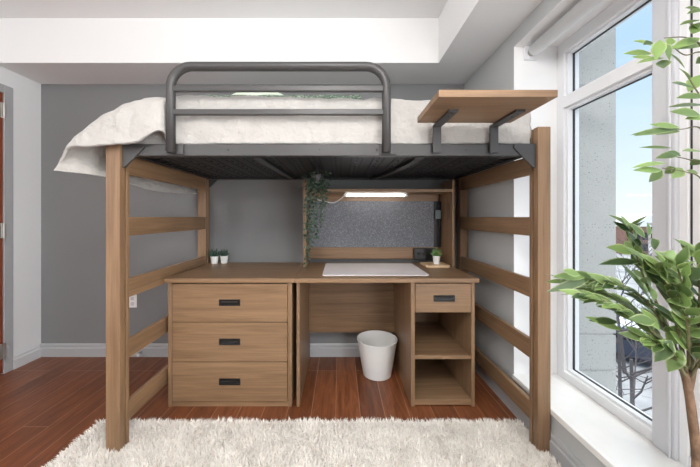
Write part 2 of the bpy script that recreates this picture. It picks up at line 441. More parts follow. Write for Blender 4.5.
# ------------------------------------------------------------------ loft bed
PX0, PX1 = -1.132, -1.064
QX0, QX1 = .956, 1.018
FY0, FY1, RYa, RYb = 1.40, 1.466, 2.306, 2.372
bed = thing('loft_bed', 'oak loft bed with ladder ends and dark grey steel frame over a desk', 'bed', (-.06, 1.885, 0))
def post(x0, x1, y0, y1, z0, inner):
    g, dp = .006, .022; yc = (y0+y1)/2 + (.008 if y0 < 2 else -.008)
    if inner > 0: poly = [(x0,y0),(x1,y0),(x1,yc-g),(x1-dp,yc-g),(x1-dp,yc+g),(x1,yc+g),(x1,y1),(x0,y1)]
    else: poly = [(x0,y0),(x1,y0),(x1,y1),(x0,y1),(x0,yc+g),(x0+dp,yc+g),(x0+dp,yc-g),(x0,yc-g)]
    return MB().prism(poly, 'z', z0, 1.587).build('post', WZ, bed, bevel=.003)
post(PX0, PX1, FY0, FY1, .014, 1); post(PX0, PX1, RYa, RYb, 0, 1)
post(QX0, QX1, FY0, FY1, .014, -1); post(QX0, QX1, RYa, RYb, 0, -1)
for zt in (1.46, 1.15, .838, .53, .218):
    for x0, x1 in ((PX1-.03, PX1-.006), (QX0+.006, QX0+.03)):
        MB().box(x0, x1, FY1-.004, RYa+.004, zt-.096, zt).build('end_rail', WY, bed, bevel=.004)
# steel side rails (angle profile)
RZ0, RZ1 = 1.451, 1.508
for y, s in ((1.424, 1), (2.348, -1)):
    poly = [(y, RZ0), (y+s*.045, RZ0), (y+s*.045, RZ0+.006), (y+s*.006, RZ0+.006), (y+s*.006, RZ1), (y, RZ1)]
    if s < 0: poly = poly[::-1]
    MB().prism(poly, 'x', PX1+.002, QX0-.002).build('side_rail', M['steel'], bed, bevel=.002)
    if s > 0:
        for xx in (-.55, -.1, .18, .62): MB().tube([(xx, y-.004, 1.48), (xx, y, 1.48)], .0045, 8).build('bolt', M['black'], bed)
for x, s in ((PX1+.03, 1), (QX0-.03, -1)):
    poly = [(x, RZ0), (x+s*.03, RZ0), (x+s*.03, RZ0+.006), (x+s*.006, RZ0+.006), (x+s*.006, RZ1), (x, RZ1)]
    MB().prism(poly if s > 0 else poly[::-1], 'y', 1.47, 2.30).build('end_bar', M['deck'], bed)
# corner gussets
for y0 in (1.416, 2.35):
    for x, s in ((PX1, 1), (QX0, -1)):
        poly = [(x, 1.508), (x+s*.105, 1.508), (x+s*.105, 1.488), (x+s*.012, 1.392), (x, 1.392)]
        b = MB(); b.prism(poly if s < 0 else poly[::-1], 'y', y0, y0+.008); b.build('gusset', M['steel'], bed, bevel=.001)
# spring deck
b = MB(); x = PX1+.095; n = 0
while x < QX0-.12:
    b.box(x, x+.052, 1.50, 2.30, 1.462, 1.466); x += .0575
for k in range(12):
    y = 1.53+k*.066
    for x0, x1 in ((PX1+.034, PX1+.1), (QX0-.135, QX0-.034)):
        b.box(x0, x1, y-.012, y+.012, 1.459, 1.463)
xx = PX1+.12
while xx < QX0-.12:
    y = 1.53
    while y < 2.29: b.box(xx-.004, xx+.004, y-.008, y+.008, 1.4575, 1.462); y += .085
    xx += .115
b.build('deck_slats', M['deck'], bed)
for x0, x1 in ((-.42, -.37), (.40, .26)):
    pts = [(x0+(x1-x0)*(k/8)**1.6 if x1 < x0 else x0+(x1-x0)*(k/8), 1.47+.83*k/8, 1.4475-.004*math.sin(PI*k/8)) for k in range(9)]
    b = MB(); rows = [[(p[0]-.018, p[1], p[2]) for p in pts], [(p[0]+.018, p[1], p[2]) for p in pts]]
    b.grid(rows); b.build('cross_brace', M['steel'], bed, solid=.006)
# guard rail hoop
GX0, GX1, GY, GZ, GR = -.817, .224, 1.40, 1.876, .0215
rc = .1; pts = [(GX0, GY, 1.462)]
pts += [(GX0+rc-rc*math.cos(a), GY, GZ-rc+rc*math.sin(a)) for a in [PI/2*k/8 for k in range(9)]]
pts += [(GX1-rc+rc*math.sin(a), GY, GZ-rc+rc*math.cos(a)) for a in [PI/2*k/8 for k in range(9)]]
pts += [(GX1, GY, 1.462)]
gr = MB().tube(pts, GR, 18).build('guard_rail', M['steel'], bed, smooth=True)
for z in (1.768, 1.655):
    MB().box(GX0+.012, GX1-.012, GY-.011, GY+.011, z-.0135, z+.0135).build('crossbar', M['steel'], gr, bevel=.003)
for x0, x1 in ((GX0-.025, GX0+.052), (GX1-.03, GX1+.05)):
    b = MB(); b.box(x0, x1, 1.4145, 1.423, 1.458, 1.506)
    b.tube([(x0+.014, 1.411, 1.476), (x0+.014, 1.4145, 1.476)], .005, 10); b.build('mounting_plate', M['steel'], gr, bevel=.001)

# ------------------------------------------------------------------ bedding
def cat(p0, p1, p2, p3, t):
    return .5*((2*p1)+(p2-p0)*t+(2*p0-5*p1+4*p2-p3)*t*t+(3*p1-p0-3*p2+p3)*t*t*t)
def interp(pts, n):
    pts = [Vector(p) for p in pts]; out = []
    K = len(pts)-1
    for i in range(K):
        a, b_, c, d_ = pts[max(i-1, 0)], pts[i], pts[i+1], pts[min(i+2, K)]
        for k in range(n): out.append(cat(a, b_, c, d_, k/n))
    out.append(pts[-1]); return out
def surface(stations, nu, nv):
    rows = [interp(s, nv) for s in stations]
    cols = [interp([r[j] for r in rows], nu) for j in range(len(rows[0]))]
    return [[cols[j][i] for j in range(len(cols))] for i in range(len(cols[0]))]
def wrinkle(rows, amp, fx, fy, fz, seed=0):
    R, K = len(rows), len(rows[0]); out = []
    for i in range(R):
        r = []
        for j in range(K):
            du = rows[min(i+1, R-1)][j]-rows[max(i-1, 0)][j]; dv = rows[i][min(j+1, K-1)]-rows[i][max(j-1, 0)]
            n = du.cross(dv); 
            if n.length > 0: n.normalize()
            p = rows[i][j]
            q = Vector((p.x*fx+seed, p.y*fy, p.z*fz))
            w = noise.noise(q) + .5*noise.noise(q*2.3+Vector((5, 2, 1)))
            w2 = 1-abs(noise.noise(Vector((p.x*fx*.7+3*p.z+seed, p.y*fy*.8+2*p.x, p.z*fz*.7))))*2
            r.append(p + n*amp*(.6*w + .4*w2))
        out.append(r)
    return out
# mattress under a fitted sheet
def rbox_rows(x0, x1, y0, y1, z0, z1, r, nx):
    loop = []
    def arc(cy, cz, a0, a1):
        for k in range(6):
            a = a0+(a1-a0)*k/5; loop.append((cy+r*math.cos(a), cz+r*math.sin(a)))
    def seg(a, b_, n):
        for k in range(1, n): loop.append((a[0]+(b_[0]-a[0])*k/n, a[1]+(b_[1]-a[1])*k/n))
    arc(y0+r, z0+r, 1.5*PI, PI); seg((y0, z0+r), (y0, z1-r), 12); arc(y0+r, z1-r, PI, PI/2); seg((y0+r, z1), (y1-r, z1), 16)
    arc(y1-r, z1-r, PI/2, 0); seg((y1, z1-r), (y1, z0+r), 6); arc(y1-r, z0+r, 0, -PI/2)
    return [[Vector((x0+(x1-x0)*i/nx, p[0], p[1])) for p in loop] for i in range(nx+1)]
mt = thing('mattress', 'white sheeted mattress lying on the steel deck of the loft bed', 'mattress', (-.03, 1.9, 1.47))
rows = wrinkle(rbox_rows(-1.02, .925, 1.464, 2.335, 1.476, 1.70, .03, 120), -.011, 3.2, 6, 18, 3)
rows = [[Vector((p.x, max(1.452, p.y), max(1.4735, p.z))) for p in r] for r in rows]
b = MB(); b.grid(rows)
K = len(rows[0])
b.face([j for j in range(K)]); b.face([len(b.v)-K+j for j in range(K)][::-1])
b.build('fitted_sheet', M['linen2'], mt, smooth=True)
MB().box(-.965, .845, 1.50, 2.30, 1.4685, 1.4735).build('underside', M['ticking'], mt)

std = lambda x, zt, fz: (lambda zt: [(x, 2.338, 1.60), (x, 2.325, zt-.03), (x, 2.15, zt), (x, 1.85, zt+.008), (x, 1.62, zt+.004), (x, 1.50, zt-.002), (x, 1.456, zt-.045), (x, 1.449, fz)])(zt-.008)
ST = [std(.94, 1.715, 1.514), std(.90, 1.742, 1.514), std(.5, 1.748, 1.514), std(.2, 1.752, 1.514), std(-.2, 1.762, 1.514), std(-.55, 1.765, 1.514),
      std(-.832, 1.768, 1.514),
 [(-.855,2.338,1.62),(-.87,2.325,1.735),(-.87,2.15,1.762),(-.87,1.85,1.772),(-.87,1.62,1.768),(-.865,1.50,1.755),(-.865,1.41,1.70),(-.862,1.385,1.56)],
 [(-.97,2.338,1.62),(-.97,2.325,1.725),(-.97,2.15,1.755),(-.97,1.85,1.762),(-.97,1.62,1.755),(-.965,1.50,1.735),(-.96,1.40,1.68),(-.955,1.366,1.503)],
 [(-1.08,2.36,1.64),(-1.09,2.34,1.70),(-1.09,2.15,1.735),(-1.09,1.85,1.735),(-1.09,1.65,1.73),(-1.087,1.50,1.70),(-1.085,1.40,1.645),(-1.08,1.362,1.487)],
 [(-1.18,2.37,1.58),(-1.19,2.34,1.62),(-1.19,2.15,1.625),(-1.19,1.85,1.62),(-1.20,1.65,1.62),(-1.225,1.50,1.61),(-1.23,1.405,1.565),(-1.20,1.365,1.479)],
 [(-1.185,2.37,1.50),(-1.19,2.34,1.50),(-1.195,2.15,1.50),(-1.20,1.85,1.50),(-1.22,1.65,1.50),(-1.262,1.51,1.51),(-1.285,1.41,1.505),(-1.268,1.372,1.474)],
 [(-1.178,2.37,1.43),(-1.185,2.34,1.43),(-1.185,2.15,1.43),(-1.19,1.85,1.43),(-1.215,1.65,1.43),(-1.265,1.52,1.435),(-1.325,1.43,1.44),(-1.335,1.40,1.438)],
 [(-1.17,2.37,1.345),(-1.175,2.34,1.338),(-1.175,2.15,1.325),(-1.18,1.85,1.318),(-1.19,1.65,1.34),(-1.235,1.52,1.362),(-1.345,1.43,1.372),(-1.388,1.405,1.376)]]
rows = surface(ST, 14, 12)
rows = wrinkle(wrinkle(rows, .015, 7.0, 6, 8, 11), .009, 15, 12, 20, 4)
dv = MB().grid(rows).build('duvet', M['linen'], None, smooth=True, solid=.014)
tag(dv, 'white rumpled duvet spread over the bed, its end drooping over the left posts', 'duvet')

def pillow(name, cx, cy, cz, lx, ly, lz, m, rot=(0, 0, 0), parent=None):
    b = MB(); n = 22; rowsT = []; rowsB = []
    for i in range(n+1):
        u = -1+2*i/n; a, c = [], []
        for j in range(n+1):
            v = -1+2*j/n
            h = max(0, (1-abs(u)**3.2))**.55 * max(0, (1-abs(v)**3.2))**.55
            w = .03*noise.noise(Vector((u*3+cx, v*3, 1)))
            px_, py_ = u*(1-.06*v*v), v*(1-.06*u*u)
            a.append(Vector((px_*lx/2, py_*ly/2, h*(lz/2)*(1+w)))); c.append(Vector((px_*lx/2, py_*ly/2, -h*lz/2)))
        rowsT.append(a); rowsB.append(c)
    from mathutils import Euler
    R = Euler(rot).to_matrix()
    b.grid([[R@p+Vector((cx, cy, cz)) for p in r] for r in rowsT]); b.grid([[R@p+Vector((cx, cy, cz)) for p in r][::-1] for r in rowsB])
    return b.build(name, m, None, smooth=True)
b = MB(); rowsq = []
for i in range(31):
    x = -.80+.92*i/30
    q = .002*math.sin(i*1.1)
    rowsq.append([Vector((x, y, z+q)) for y, z in ((1.66, 1.79), (1.648, 1.82), (1.66, 1.848), (1.72, 1.852), (1.79, 1.85), (1.815, 1.835), (1.818, 1.80), (1.80, 1.784), (1.68, 1.782), (1.66, 1.79))])
b.grid(rowsq); b.face([k for k in range(9)]); b.face([len(b.v)-10+k for k in range(9)][::-1])
tag(b.build('throw_blanket', M['throw'], None, smooth=True), 'folded green and white flecked throw blanket lying on the bed', 'blanket')
tag(pillow('pillow', -.54, 1.965, 1.90, .43, .25, .19, M['pale'], (.25, 0, 0)), 'pale green pillow behind the green throw, seen through the guard rail', 'pillow', None)
tag(pillow('pillow', .73, 2.12, 1.862, .46, .36, .20, M['linen2'], (.2, 0, 0)), 'white pillow peeking above the small oak shelf at the right', 'pillow', None)

# clip-on shelf on the bed rail
sh = thing('clip_on_shelf', 'small oak shelf clamped to the bed rail by two grey brackets', 'shelf', (.59, 1.39, 1.43))
MB().box(.367, .811, 1.078, 1.378, 1.596, 1.624).build('board', WX, sh, bevel=.003)
for xc in (.471, .748):
    b = MB(); b.box(xc-.02, xc+.02, 1.405, 1.4155, 1.462, 1.594)
    b.box(xc-.02, xc+.02, 1.20, 1.405, 1.586, 1.596)
    b.box(xc-.02, xc+.02, 1.4155, 1.445, 1.509, 1.515)
    for y in (1.225, 1.26): b.tube([(xc, y, 1.584), (xc, y, 1.587)], .004, 8)
    b.build('bracket', M['steel'], sh, bevel=.001)

# ------------------------------------------------------------------ dresser
TOPZ = .780
def cup_handle(xc, zc, y, parent, w=.127, h=.038):
    b = MB(); x0, x1, z0, z1 = xc-w/2, xc+w/2, zc-h/2, zc+h/2; t = .0045; p = .006
    b.box(x0, x1, y-p, y, z1-t, z1); b.box(x0, x1, y-p, y, z0, z0+t); b.box(x0, x0+t, y-p, y, z0+t, z1-t); b.box(x1-t, x1, y-p, y, z0+t, z1-t)
    b.box(x0+t, x1-t, y-.0015, y, z0+t, z1-t)
    # finger lip sloping inward
    i = len(b.v); b.v += [(x0+.012, y-p-.003, z1-.008), (x1-.012, y-p-.003, z1-.008), (x1-.016, y-.003, z1-.018), (x0+.016, y-.003, z1-.018)]
    b.face((i, i+1, i+2, i+3), 1)
    return b.build('handle', [M['black'], M['steel']], parent, bevel=.001)
dr = thing('dresser', 'oak three-drawer dresser with black recessed pulls under the bed', 'dresser', (-.672, 2.06, 0))
X0, X1, DF, DBk = -1.042, -.2915, 1.757, 2.362
MB().box(-1.060, -.2755, 1.742, 2.368, TOPZ-.026, TOPZ).build('dresser_top', WX, dr, bevel=.003)
MB().box(X0, X0+.024, DF, DBk, 0, TOPZ-.026).build('side_panel', WZ, dr, bevel=.002)
MB().box(X1-.024, X1, DF, DBk, 0, TOPZ-.026).build('side_panel', WZ, dr, bevel=.002)
MB().box(X0+.024, X1-.024, DBk-.012, DBk, .02, TOPZ-.026).build('back_panel', WX, dr)
MB().box(X0+.024, X1-.024, DF+.004, DF+.024, 0, .026).build('plinth', WX, dr, bevel=.001)
for z1_, z0_ in ((.745, .5145), (.5105, .2745), (.2705, .032)):
    dw = MB().box(X0+.027, X1-.027, DF-.002, DF+.018, z0_, z1_)
    dw.box(X0+.04, X1-.04, DF+.018, DF+.5, z0_+.02, z1_-.03)
    dwo = dw.build('drawer', WX, dr, bevel=.002)
    cup_handle((219.4+240.2)/2*0+(-.667), (z0_+z1_)/2+.003, DF-.002, dwo)

# ------------------------------------------------------------------ desk
dk = thing('desk', 'oak desk with one drawer and two open shelves under the bed', 'desk', (.285, 2.06, 0))
DX0, DX1 = -.2745, .838
MB().box(DX0, DX1, 1.742, 2.368, TOPZ-.026, TOPZ).build('desktop', WX, dk, bevel=.003)
MB().box(-.2635, -.2445, DF, DBk, 0, TOPZ-.026).build('side_panel', WZ, dk, bevel=.002)
MB().box(.430, .454, DF, DBk, 0, TOPZ-.026).build('side_panel', WZ, dk, bevel=.002)
MB().box(.796, .817, DF, DBk, 0, TOPZ-.026).build('side_panel', WZ, dk, bevel=.002)
MB().box(-.2445, .430, 2.296, 2.314, .236, TOPZ-.026).build('modesty_panel', WX, dk, bevel=.002)
MB().box(.454, .796, 2.33, 2.345, .02, TOPZ-.026).build('back_panel', WX, dk)
MB().box(.454, .796, DF+.006, 2.33, .285, .308).build('shelf', WX, dk, bevel=.002)
MB().box(.454, .796, DF+.004, 2.33, .008, .042).build('shelf', WX, dk, bevel=.002)
dw = MB().box(.457, .793, DF-.002, DF+.018, .572, .747); dw.box(.47, .78, DF+.018, 2.2, .59, .73)
dwo = dw.build('drawer', WX, dk, bevel=.002); cup_handle(.630, .658, DF-.002, dwo)

# hutch
hu = thing('desk_hutch', 'oak hutch with grey felt pinboard standing on the back of the desk', 'hutch', (.285, 2.25, TOPZ))
HY0, HY1 = 2.12, 2.368
MB().box(-.272, -.246, HY0, HY1, TOPZ, 1.424).build('side_panel', WZ, hu, bevel=.002)
MB().box(.8215, .838, HY0, HY1, TOPZ, 1.424).build('side_panel', WZ, hu, bevel=.002)
MB().box(-.246, .8215, HY0+.004, HY1, 1.333, 1.356).build('shelf', WX, hu, bevel=.002)
MB().box(-.246, .8215, 2.346, 2.366, 1.278, 1.333).build('valance', WX, hu, bevel=.001)
MB().box(-.246, .758, 2.348, 2.364, .906, 1.278).build('pinboard', M['felt'], hu)
MB().box(-.246, .8215, 2.342, 2.364, .812, .906).build('back_rail', WX, hu, bevel=.002)
b = MB(); b.box(.758, .8215, 2.35, 2.364, .906, 1.278); b.tube([(.80, 2.343, .9), (.80, 2.343, 1.30)], .005, 8); b.build('cable_raceway', M['black'], hu)
for z in (1.262, .925): MB().tube([(.27, 2.346, z), (.27, 2.349, z)], .005, 10).build('screw_cap', M['black'], hu)
pts = [(2.196+.03*math.cos(2*PI*k/24), 1.19+.07*math.sin(2*PI*k/24)) for k in range(24)]
MB().prism(pts, 'x', .8195, .8225).build('grommet', wood('grommet_brown', 'z', (120, 92, 66), (96, 72, 50)), hu)
pb = MB().box(.589, .766, 2.305, 2.342, .808, .90).build('outlet_box', M['black'], hu, bevel=.004)
b = MB()
for x in (.625, .665): b.tube([(x, 2.301, .856), (x, 2.306, .856)], .013, 16)
b.build('socket', M['deck'], pb)
# inline switch box hanging in the corner
t = thing('switch_box', 'small clear cord switch hanging in the right corner of the hutch', 'switch', (.785, 2.325, 1.17))
MB().box(.763, .807, 2.309, 2.337, 1.135, 1.205).build('case', M['clear'], t, bevel=.005)
MB().tube([(.785, 2.325, 1.205), (.787, 2.33, 1.25), (.80, 2.335, 1.30), (.80, 2.335, 1.333)], .0035, 8).build('cord', M['black'], t, smooth=True)

# tube lamp under the hutch shelf
t = thing('tube_lamp', 'lit white tube lamp fixed under the hutch shelf', 'lamp', (.27, 2.2, 1.333))
MB().box(.035, .505, 2.185, 2.215, 1.322, 1.333).build('housing', M['ceramic'], t, bevel=.002)
MB().tube([(.05, 2.2, 1.315), (.49, 2.2, 1.315)], .0085, 16).build('lamp_tube', M['led'], t, smooth=True)
for x0, x1 in ((.032, .05), (.49, .508)): MB().tube([(x0, 2.2, 1.315), (x1, 2.2, 1.315)], .011, 16).build('end_cap', M['ceramic'], t)
pts = interp([(.032, 2.2, 1.312), (.0, 2.22, 1.285), (-.05, 2.27, 1.262), (-.11, 2.30, 1.27), (-.18, 2.32, 1.29)], 6)
MB().tube(pts, .004, 8).build('cord', M['ceramic'], t, smooth=True)

# ------------------------------------------------------------------ desk and dresser things
b = MB(); r = .02; x0, x1, y0, y1 = -.112, .565, 1.822, 2.285; poly = []
for cx, cy, a0 in ((x1-r, y1-r, 0), (x0+r, y1-r, PI/2), (x0+r, y0+r, PI), (x1-r, y0+r, 1.5*PI)):
    poly += [(cx+r*math.cos(a0+PI/2*k/5), cy+r*math.sin(a0+PI/2*k/5)) for k in range(6)]
b.prism(poly, 'z', TOPZ, TOPZ+.006)
tag(b.build('desk_mat', M['matw'], None, bevel=.002), 'white rounded desk mat lying on the oak desk', 'desk mat')

def succulent(cx, cy, z, r, h, kind, label, spiky, seed, group=None):
    rnd = random.Random(seed)
    t = thing('potted_succulent', label, 'potted plant', (cx, cy, z), group)
    prof = [(r*.72, z), (r*.74, z+.001), (r*.98, z+h*.97), (r, z+h), (r*.9, z+h), (r*.86, z+h*.86)]
    MB().lathe(prof, cx, cy, 32).build('pot', M['ceramic'], t, smooth=False)
    MB().lathe([(r*.87, z+h*.82), (r*.87, z+h*.88)], cx, cy, 20).build('soil', M['soil'], t)
    b = MB(); zb = z+h*.86
    for ring, (n, el, L) in enumerate(((9, .45, .85), (8, .85, 1.0), (6, 1.2, 1.05))):
        for k in range(n):
            a = 2*PI*(k+.5*ring)/n + rnd.uniform(-.2, .2); e = el+rnd.uniform(-.12, .12)
            ln = spiky*L*rnd.uniform(.85, 1.15); d = Vector((math.cos(a)*math.cos(e), math.sin(a)*math.cos(e), math.sin(e)))
            b0 = Vector((cx, cy, zb))+Vector((math.cos(a), math.sin(a), 0))*r*.12
            pts = [b0+d*ln*q + Vector((0, 0, 1))*ln*.12*q*q for q in (0, .3, .65, 1)]
            b.tube(pts, [ln*.07, ln*.12, ln*.09, ln*.008], 7)
    b.build('leaves', kind, t, smooth=True)
    return t
succulent(-.995, 2.30, TOPZ, .031, .06, M['succ'], 'left one of two dark spiky succulents in white pots on the dresser', .058, 1, 'succulents on the dresser')
succulent(-.928, 2.325, TOPZ, .031, .06, M['succ'], 'right one of two dark spiky succulents in white pots on the dresser', .05, 2, 'succulents on the dresser')

tr = MB(); r = .02; x0, x1, y0, y1 = .628, .808, 2.115, 2.29; poly = []
for cx, cy, a0 in ((x1-r, y1-r, 0), (x0+r, y1-r, PI/2), (x0+r, y0+r, PI), (x1-r, y0+r, 1.5*PI)):
    poly += [(cx+r*math.cos(a0+PI/2*k/5), cy+r*math.sin(a0+PI/2*k/5)) for k in range(6)]
tr.prism(poly, 'z', TOPZ, TOPZ+.016)
tag(tr.build('wooden_tray', M['tray'], None, bevel=.003), 'pale wooden board on the desk under a potted succulent', 'tray')
succulent(.728, 2.19, TOPZ+.016, .028, .062, M['succ2'], 'bright green succulent in a white pot on the wooden board on the desk', .055, 3)

# waste bin
t = thing('waste_bin', 'white plastic waste bin on the floor beneath the desk', 'bin', (.272, 2.128, 0))
prof = [(.098, 0), (.103, .004), (.143, .248), (.147, .252), (.147, .262), (.141, .262), (.139, .25), (.098, .012)]
MB().lathe(prof, .272, 2.128, 56).build('bin_body', M['bin'], t, smooth=False, bevel=.0015)

# hanging plant on a hook from the bed deck
t = thing('trailing_plant', 'trailing dark green plant hanging from the bed deck beside the hutch', 'hanging plant', (-.145, 1.86, 1.457))
HX, HYp = -.145, 1.86
MB().tube([(HX, HYp, 1.4575), (HX, HYp, 1.42)], .003, 8).build('hook', M['black'], t)
b = MB(); b.lathe([(.022, 1.365), (.03, 1.367), (.04, 1.42), (.034, 1.42)], HX, HYp, 20); b.build('pot', M['pot'], t)
rnd = random.Random(4)
fol, st_ = MB(), MB()
def add_leaf(p, d, ln, w):
    n = Vector((rnd.uniform(-.5, .5), -1+rnd.uniform(-.4, .4), rnd.uniform(0, .8)))
    fol.leaf(p, p+d*ln, w, n, .3, .15)
for k in range(150):
    a = rnd.uniform(0, 2*PI); rr = abs(rnd.gauss(0, .05)); rr = min(rr, .1)
    p = Vector((HX+rr*math.cos(a)*.95, HYp+rr*math.sin(a)*.8, rnd.uniform(1.30, 1.446)))
    d = Vector((math.cos(a), math.sin(a), rnd.uniform(-.5, .35))).normalized()
    if p.z > 1.41: d.z = min(d.z, 0)
    add_leaf(p, d, rnd.uniform(.02, .036), rnd.uniform(.009, .015))
ends = [(-.215, .82), (-.205, .86), (-.20, .95), (-.185, .98), (-.17, 1.0), (-.16, 1.05), (-.145, 1.02), (-.13, 1.1), (-.115, 1.08), (-.10, 1.15), (-.09, 1.22), (-.22, 1.0), (-.19, 1.1)]
for xe, ze in ends:
    ye = HYp+rnd.uniform(-.06, .06)
    ctrl = [(HX+(xe-HX)*.2, HYp, 1.40), (HX+(xe-HX)*.8, HYp+(ye-HYp)*.8, 1.36), (xe, ye, (1.36+ze)/2+rnd.uniform(-.03, .03)), (xe+rnd.uniform(-.01, .01), ye, ze)]
    pts = interp(ctrl, 8); st_.tube(pts, .0016, 5)
    L = 1.36-ze
    for k in range(int(L*95)+6):
        q = rnd.random(); i = int(q*(len(pts)-1)); p = pts[i]
        a = rnd.uniform(0, 2*PI); d = Vector((math.cos(a), math.sin(a), rnd.uniform(-1.2, .1))).normalized()
        add_leaf(p, d, rnd.uniform(.018, .032), rnd.uniform(.008, .014))
st_.build('stems', M['vine'], t); fol.build('foliage', M['vine'], t, smooth=True)

# wall outlet and door stop
t = thing('wall_outlet', 'white wall outlet low on the grey back wall left of the bed', 'outlet', (-1.713, YB, .455))
MB().box(-1.746, -1.68, YB-.007, YB, .402, .508).build('cover_plate', M['ceramic'], t, bevel=.003)
b = MB()
for z in (.433, .477): b.box(-1.727, -1.699, YB-.0095, YB-.006, z-.014, z+.014)
s = b.build('socket', M['frame_grey'], t, bevel=.002)
t = thing('door_stop', 'small chrome door stop on the back baseboard left of the dresser', 'door stop', (-1.633, 2.36, .045))
MB().tube([(-1.633, YB-.018, .045), (-1.62, 2.335, .043)], .007, 12).build('stem', M['nickel'], t, smooth=True)
MB().tube([(-1.62, 2.335, .043), (-1.617, 2.322, .0428)], .011, 12).build('tip', M['ceramic'], t)

# ------------------------------------------------------------------ rug
rg = thing('shag_rug', 'fluffy off-white shag rug on the wooden floor in front of the bed', 'rug', (-.18, 1.0, 0))
RX0, RX1, RGY0, RGY1 = -1.335, 1.0, .25, 1.61
MB().box(RX0, RX1, RGY0, RGY1, .001, .012).build('backing', M['rug_base'], rg)
rnd = random.Random(9)
b = MB()
def tuft(x, y, z, h, w, ax, ay):
    i = len(b.v)
    a = rnd.uniform(0, PI); cx, cy = math.cos(a)*w, math.sin(a)*w
    mx, my = ax*.45, ay*.45
    b.v += [(x-cx, y-cy, z), (x+cx, y+cy, z), (x+mx-cx*.9, y+my-cy*.9, z+h*.6), (x+mx+cx*.9, y+my+cy*.9, z+h*.6), (x+ax, y+ay, z+h)]
    b.face((i, i+1, i+3, i+2)); b.face((i+2, i+3, i+4))
N = 70000
for k in range(N):
    if k < N*.72: y = rnd.uniform(1.12, RGY1)
    else: y = rnd.uniform(RGY0, 1.12)
    x = rnd.uniform(RX0, RX1)
    if (x-.89)**2+(y-.74)**2 < .0146: continue
    q = noise.noise(Vector((x*9, y*9, 0))); q2 = noise.noise(Vector((x*9+40, y*9, 3)))
    h = rnd.uniform(.015, .028)*(1+.5*noise.noise(Vector((x*14, y*14, 8))))
    if FY0-.004 < y < FY1+.004 and (PX0-.004 < x < PX1+.004 or QX0-.004 < x < QX1+.004): continue
    ax, ay = .013*q+rnd.gauss(0, .009), .013*q2+rnd.gauss(0, .009)
    ey = min(1, (RGY1-y)/.03); ex0 = min(1, (x-RX0)/.03)
    ay += (1-ey)*.016; ax -= (1-ex0)*.016
    if x > RX1-.04: ax = min(ax, .01)
    if (abs(x-PX0) < .03 or abs(x-PX1) < .03 or abs(x-QX0) < .03 or abs(x-QX1) < .03) and FY0-.03 < y < FY1+.03: ax *= .15; ay *= .15
    tuft(x, y, .010, h*(.6+.4*min(ey, ex0)), rnd.uniform(.0013, .0026), ax, ay)
pl = b.build('pile', M['pile'], rg); pl['kind'] = 'stuff'

# ------------------------------------------------------------------ ficus tree by the window
fc = thing('ficus_tree', 'leafy green ficus tree in a pot before the window at right', 'potted tree', (.89, .74, 0))
MB().lathe([(.075, .013), (.085, .016), (.108, .25), (.112, .26), (.1, .26), (.096, .23)], .89, .74, 36).build('pot', M['pot'], fc)
MB().lathe([(.094, .2), (.096, .232)], .89, .74, 24).build('soil', M['soil'], fc)
trunk = MB()
trunk.tube(interp([(.90, .745, .22), (.915, .75, .42), tuple(at(697, 462, .75)), tuple(at(692, 415, .75)), tuple(at(688, 388, .75)), tuple(at(684, 372, .75))], 5),
           [.0115-.0035*k/25 for k in range(26)], 10)
trunk.tube(interp([tuple(at(688, 390, .75)), tuple(at(693, 365, .75)), tuple(at(703, 300, .74)), tuple(at(716, 200, .73)), tuple(at(718, 100, .73)), tuple(at(712, 20, .73)), tuple(at(700, -40, .73))], 5),
           [.009-.005*k/30 for k in range(31)], 8)
tw = MB(); lf = MB(); rnd = random.Random(21)
def branch(pts, r0, r1, n=6):
    P = interp([tuple(at(*p)) for p in pts], n); K = len(P)
    tw.tube(P, [r0+(r1-r0)*k/(K-1) for k in range(K)], 6); return P
def sprout(P, i0, n, ln=(.046, .066), spread=1.0, w=.37, dirbias=None):
    """alternate leaves along a branch, pointing forward along it"""
    K = len(P)
    for k in range(n):
        q = i0+(1-i0)*(k+rnd.random()*.6)/n; f = q*(K-1); i = min(int(f), K-2); p = P[i].lerp(P[i+1], f-i)
        t_ = (P[min(i+2, K-1)]-P[max(i-1, 0)]).normalized()
        sgn = 1 if k % 2 else -1
        sd = t_.cross(Vector((0, 0, 1))); sd = sd.normalized() if sd.length > .05 else Vector((1, 0, 0))
        d = (t_*1.0 + sd*sgn*rnd.uniform(.4, .9)*spread + Vector((0, 0, rnd.uniform(-.45, .3)))).normalized()
        if dirbias: d = (d+Vector(dirbias)).normalized()
        L = rnd.uniform(*ln); nrm = Vector((rnd.uniform(-.5, .5), -rnd.uniform(.1, .9), rnd.uniform(.5, 1)))
        lf.leaf(p, p+d*L, L*rnd.uniform(w*.85, w*1.15), nrm, rnd.uniform(.1, .35), rnd.uniform(.05, .2))
def leaves(lst, dd):
    for bx, by, tx, ty, w, *e in lst:
        d0 = dd+rnd.uniform(-.03, .03); e0 = d0+rnd.uniform(-.02, .02)
        A, B = at(bx, by, d0), at(tx, ty, e0); L = (B-A).length
        nrm = Vector((rnd.uniform(-.4, .4), -rnd.uniform(.5, 1), rnd.uniform(.4, 1)))
        lf.leaf(A, B, w*d0/F*1.05, nrm, rnd.uniform(.1, .3), rnd.uniform(.0, .1))
